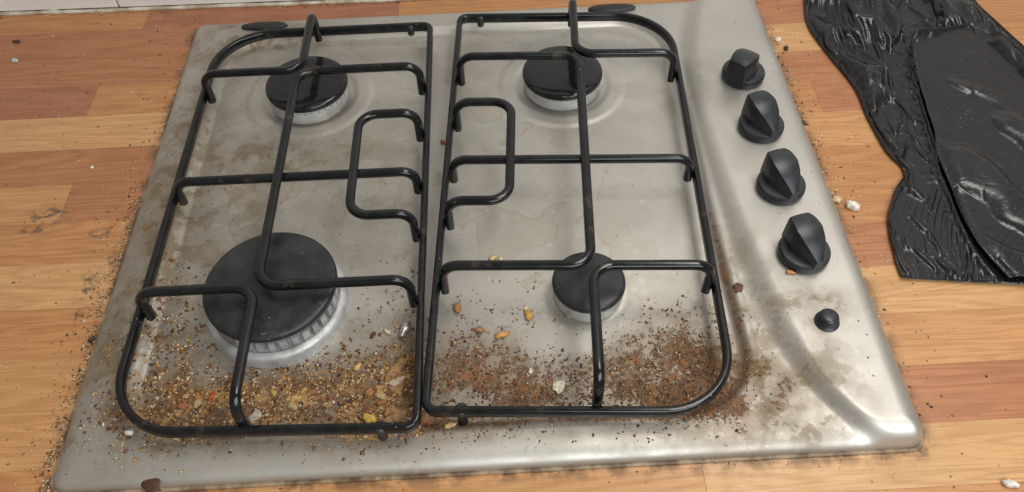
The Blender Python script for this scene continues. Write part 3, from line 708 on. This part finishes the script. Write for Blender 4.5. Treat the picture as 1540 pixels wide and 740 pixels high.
for i in range(22):        # bigger lumps buried in the two heaps
    px, py = random.choice([(590, 590, ), (610, 545), (575, 620), (600, 560), (470, 585), (430, 600), (560, 600), (280, 600), (330, 590)])
    px += random.uniform(-22, 22); py += random.uniform(-12, 12)
    o = chunk('crumb', 'tan to rust lump of food half buried in the crumb heap at the front left', 'crumb', px, py, random.uniform(.0022, .0042), random.choice([(.36, .15, .04), (.30, .11, .03), (.46, .27, .08), (.42, .30, .14)]), .22, 40 + i); o['group'] = 'food lumps in the front left heap'

# ------------------------------------------------------------------ bin liner
def resample(P, n):
    P = np.array(P, float); d = np.r_[0, np.cumsum(np.hypot(*np.diff(P, axis=0).T))]; s = np.linspace(0, d[-1], n)
    Q = cat(P, 10); dq = np.r_[0, np.cumsum(np.hypot(*np.diff(Q, axis=0).T))]; s = np.linspace(0, dq[-1], n)
    return np.stack([np.interp(s, dq, Q[:, 0]), np.interp(s, dq, Q[:, 1])], 1)
def crease(x, y, f, seed, n=6, aniso=None):
    r = np.random.RandomState(seed); o = np.zeros(np.shape(x)); w = 0
    for i in range(n):
        a = r.rand() * 3.14 if aniso is None else aniso + r.randn() * .28
        k = f * (1.45 ** (i % 4)) * (.8 + .4 * r.rand()); am = 1 / (1.45 ** (i % 4))
        ph = k * (x * math.cos(a) + y * math.sin(a)) + r.rand() * 6.28 + 1.1 * np.sin(k * .35 * (y * math.cos(a + .5) - x * math.sin(a + .5)) + r.rand() * 6.28)
        s = np.abs(np.sin(ph)); o += am * (s if i % 2 else 1 - s); w += am
    return o / w
def relax(P, ru, rv, floor, fixed, iters, seed, grav=.000006, bend=.25):
    """let a sheet of film, too large for its outline, settle on the worktop: excess length turns into folds"""
    nv, nu, _ = P.shape; r = np.random.RandomState(seed)
    fam = []
    def L0(a, b, k): return np.linalg.norm(a - b, axis=-1) * k
    flat = P.copy(); flat[..., 2] = 0
    for dv, du, k, w in ((0, 1, ru, 1.), (1, 0, rv, 1.), (1, 1, math.hypot(ru, rv) / math.sqrt(2), .6), (1, -1, math.hypot(ru, rv) / math.sqrt(2), .6), (0, 3, ru * .985, bend), (3, 0, rv * .985, bend)):
        if du >= 0: a = (slice(0, nv - dv), slice(0, nu - du)); b = (slice(dv, nv), slice(du, nu))
        else: a = (slice(0, nv - dv), slice(-du, nu)); b = (slice(dv, nv), slice(0, nu + du))
        fam.append((a, b, L0(flat[a], flat[b], k), w))
    prev = P.copy()
    free = (~fixed)[..., None]
    ceil = .0135 + .0045 * vnoise(P[..., 0], P[..., 1], 55, 91)
    if nv > 190:
        g1, q1, _ = worley(P[..., 0], P[..., 1], .017, -1.05, 4.5, 5); g2, q2, _ = worley(P[..., 0], P[..., 1], .010, -.75, 3.0, 9); g3, q3, _ = worley(P[..., 0], P[..., 1], .011, -1.5, 2.2, 23)
        ceil = .005 + .032 * (1 - np.clip(q1, 0, 1)) ** 1.2 + .006 * g2 + .005 * (1 - np.clip(q3, 0, 1))
        sl = right_of(P[..., 0], P[..., 1], LF_); sl = np.where(np.abs(sl) > 1, -1, sl)
        cm = sstep(-.003, .004, sl) * sstep(-.003, .004, -right_of(P[..., 0], P[..., 1], TOPF))
        ceil = ceil * (1 - cm) + .0042 * cm
    for it in range(iters):
        vel = (P - prev) * .90; prev = P.copy()
        P = P + vel * free; P[..., 2] -= grav * free[..., 0]
        for _ in range(3):
            D = np.zeros_like(P); C = np.zeros(P.shape[:2]) + 1e-6
            for a, b, L, w in fam:
                d = P[b] - P[a]; l = np.linalg.norm(d, axis=-1) + 1e-9
                c = (.5 * w * (l - L) / l)
                if w < .5: c = np.minimum(c, 0)      # bending: only resists being folded tighter
                c = c[..., None] * d
                D[a] += c; D[b] -= c; C[a] += w; C[b] += w
            P = P + D / C[..., None] * 1.7 * free
            P[..., 2] = np.maximum(P[..., 2], floor)
            P[..., 2] -= np.maximum(P[..., 2] - ceil, 0) * .35
    return P
def sheet(Lp, Rp, nu, nv, hfun, ru, rv, iters, seed, name, parent, off, bend, sub=1, pin_bottom=True):
    A = resample([G(*q) for q in Lp], nv); B = resample([G(*q) for q in Rp], nv)
    u = np.linspace(0, 1, nu)[None, :, None]; P2 = A[:, None] * (1 - u) + B[:, None] * u
    U = u[..., 0] + np.zeros((nv, 1)); Vv = np.linspace(0, 1, nv)[:, None] + 0 * U
    h, fl, fixed = hfun(P2[..., 0], P2[..., 1], U, Vv)
    P = np.concatenate([P2, h[..., None]], -1)
    P = relax(P, ru, rv, fl, fixed, iters, seed, bend=bend)
    V = (P - np.array([off[0], off[1], 0])).reshape(-1, 3)
    i = np.arange(nu * nv).reshape(nv, nu)
    F = np.stack([i[:-1, :-1], i[1:, :-1], i[1:, 1:], i[:-1, 1:]], -1).reshape(-1, 4)
    me = mesh(V, F); o = link(name, me, BAG, parent, True)
    m = o.modifiers.new('smooth_film', 'SUBSURF'); m.levels = m.render_levels = (1 if nu < 150 else 0)
    m = o.modifiers.new('film', 'SOLIDIFY'); m.thickness = .0004; m.offset = -1
    return o
bag_off = G(1440, 230)
bag = tag(empty('bin_bag', (bag_off[0], bag_off[1], 0)), 'crumpled black plastic bin bag lying on the worktop right of the hob', 'bag')
LB_ = [(1222, -90), (1211, -40), (1209, 5), (1216, 45), (1247, 88), (1284, 135), (1303, 178), (1330, 228), (1358, 262), (1343, 292), (1334, 338), (1343, 385), (1355, 421)]
RB_ = [(1440, -90), (1450, -30), (1466, 5), (1500, 38), (1545, 80), (1590, 130), (1640, 180), (1680, 240), (1700, 300), (1700, 340), (1690, 380), (1680, 415), (1670, 440)]
def worley(x, y, cell, ang, asp, seed, warp=.35):
    """creased facets: distance to scattered points, stretched along ang; 0 at creases' feet, 1 on the facet tops"""
    ca_, sa_ = math.cos(ang), math.sin(ang)
    a = (x * ca_ + y * sa_) / (cell * asp); b = (-x * sa_ + y * ca_) / cell
    a = a + warp * np.sin(b * 2.1 + seed); b = b + warp * .6 * np.sin(a * 3.3 + seed * 2)
    r = np.random.RandomState(seed); ia, ib = np.floor(a).astype(int), np.floor(b).astype(int)
    T = r.rand(64, 64, 3); f1 = np.full(a.shape, 9.); f2 = np.full(a.shape, 9.); hh = np.zeros(a.shape)
    for da in (-1, 0, 1):
        for db in (-1, 0, 1):
            q = T[(ia + da) % 64, (ib + db) % 64]
            d = np.hypot(ia + da + q[..., 0] - a, ib + db + q[..., 1] - b)
            m = d < f1; f2 = np.where(m, f1, np.minimum(f2, d)); hh = np.where(m, q[..., 2], hh); f1 = np.where(m, d, f1)
    return np.clip(f2 - f1, 0, 1), f1, hh
def right_of(x, y, pts):
    C = resample([G(*q, .018) for q in pts], 60); sh = x.shape; best = np.full(x.size, 1e9); sg = np.ones(x.size); px, py = x.ravel(), y.ravel()
    for a, b in zip(C[:-1], C[1:]):
        ab = b - a; t = np.clip(((px - a[0]) * ab[0] + (py - a[1]) * ab[1]) / (ab @ ab), 0, 1); d = np.hypot(px - a[0] - t * ab[0], py - a[1] - t * ab[1])
        cr = ab[0] * (py - a[1]) - ab[1] * (px - a[0]); m = d < best; best[m] = d[m]; sg[m] = np.sign(cr[m])
    return (best * sg).reshape(sh)
LF_ = [(1366, 64), (1372, 112), (1390, 176), (1400, 207), (1404, 242), (1422, 284), (1438, 326), (1466, 376), (1510, 426)]
TOPF = [(1366, 64), (1392, 50), (1430, 42), (1470, 46), (1535, 104), (1580, 154), (1620, 204)]
def hbody(X, Y, U, V):
    A = -1.02                                   # the way the folds run, from top left to bottom right
    e1, f1, _ = worley(X, Y, .020, A, 4.0, 5); e2, f2, _ = worley(X, Y, .010, A + .25, 3.0, 9)
    e3, f3, _ = worley(X, Y, .011, A + .12, 5.5, 61, .5); e4, f4, _ = worley(X, Y, .007, A - .5, 3.5, 67, .5)
    edge = np.minimum(sstep(0, .07, U), sstep(0, .12, 1 - U)) * sstep(0, .03, 1 - V)
    h = .003 + edge * (.003 + .011 * (1 - f1) + .004 * (1 - e1) + .006 * (1 - e3) + .003 * (1 - e4) + .006 * np.exp(-((U - .15) / .07) ** 2))
    sd = -right_of(X, Y, LF_); sd = np.where(np.abs(sd) > 1, 1, sd)
    under = sstep(.007, .014, -sd) * sstep(.009, .016, -right_of(X, Y, TOPF))
    h = h * (1 - under) + .0035 * under
    fixed = (U < 1e-6) | (U > 1 - 1e-6) | (V < 1e-6) | (under > .35)
    fixed |= (V > 1 - 1e-6)
    return np.maximum(h, .0008), .0008, fixed
sheet(LB_, RB_, 190, 200, hbody, 1.20, 1.004, 120, 3, 'bag_body', bag, bag_off, .08)
RF_ = [(1470, 46), (1535, 104), (1580, 154), (1620, 204), (1650, 264), (1665, 314), (1670, 354), (1670, 394), (1670, 436)]
def hflap(X, Y, U, V):
    e2, f2, _ = worley(X, Y, .034, -.5, 1.8, 31); e3, f3, _ = worley(X, Y, .012, -.9, 2.2, 33)
    top = np.exp(-(V / .10) ** 2)
    e5, f5, _ = worley(X, Y, .026, -1.0, 3.5, 71)
    h = .0135 + .0030 * vnoise(X, Y, 24, 77) + .0040 * (1 - f2) + .0035 * (1 - e5) + (.0003 + .003 * top) * (1 - f3) - .007 * V - .006 * top
    h = h * sstep(-.02, .05, U) + .0070 * (1 - sstep(-.02, .05, U))
    fixed = (U > 1 - 1e-6) | (V < 1e-6) | (U < 1e-6)
    return h, (.0085 - .003 * V) * (.65 + .35 * sstep(0, .08, U)), fixed
o = sheet(LF_, RF_, 90, 120, hflap, 1.012, 1.006, 30, 5, 'bag_flap', bag, bag_off, .3)
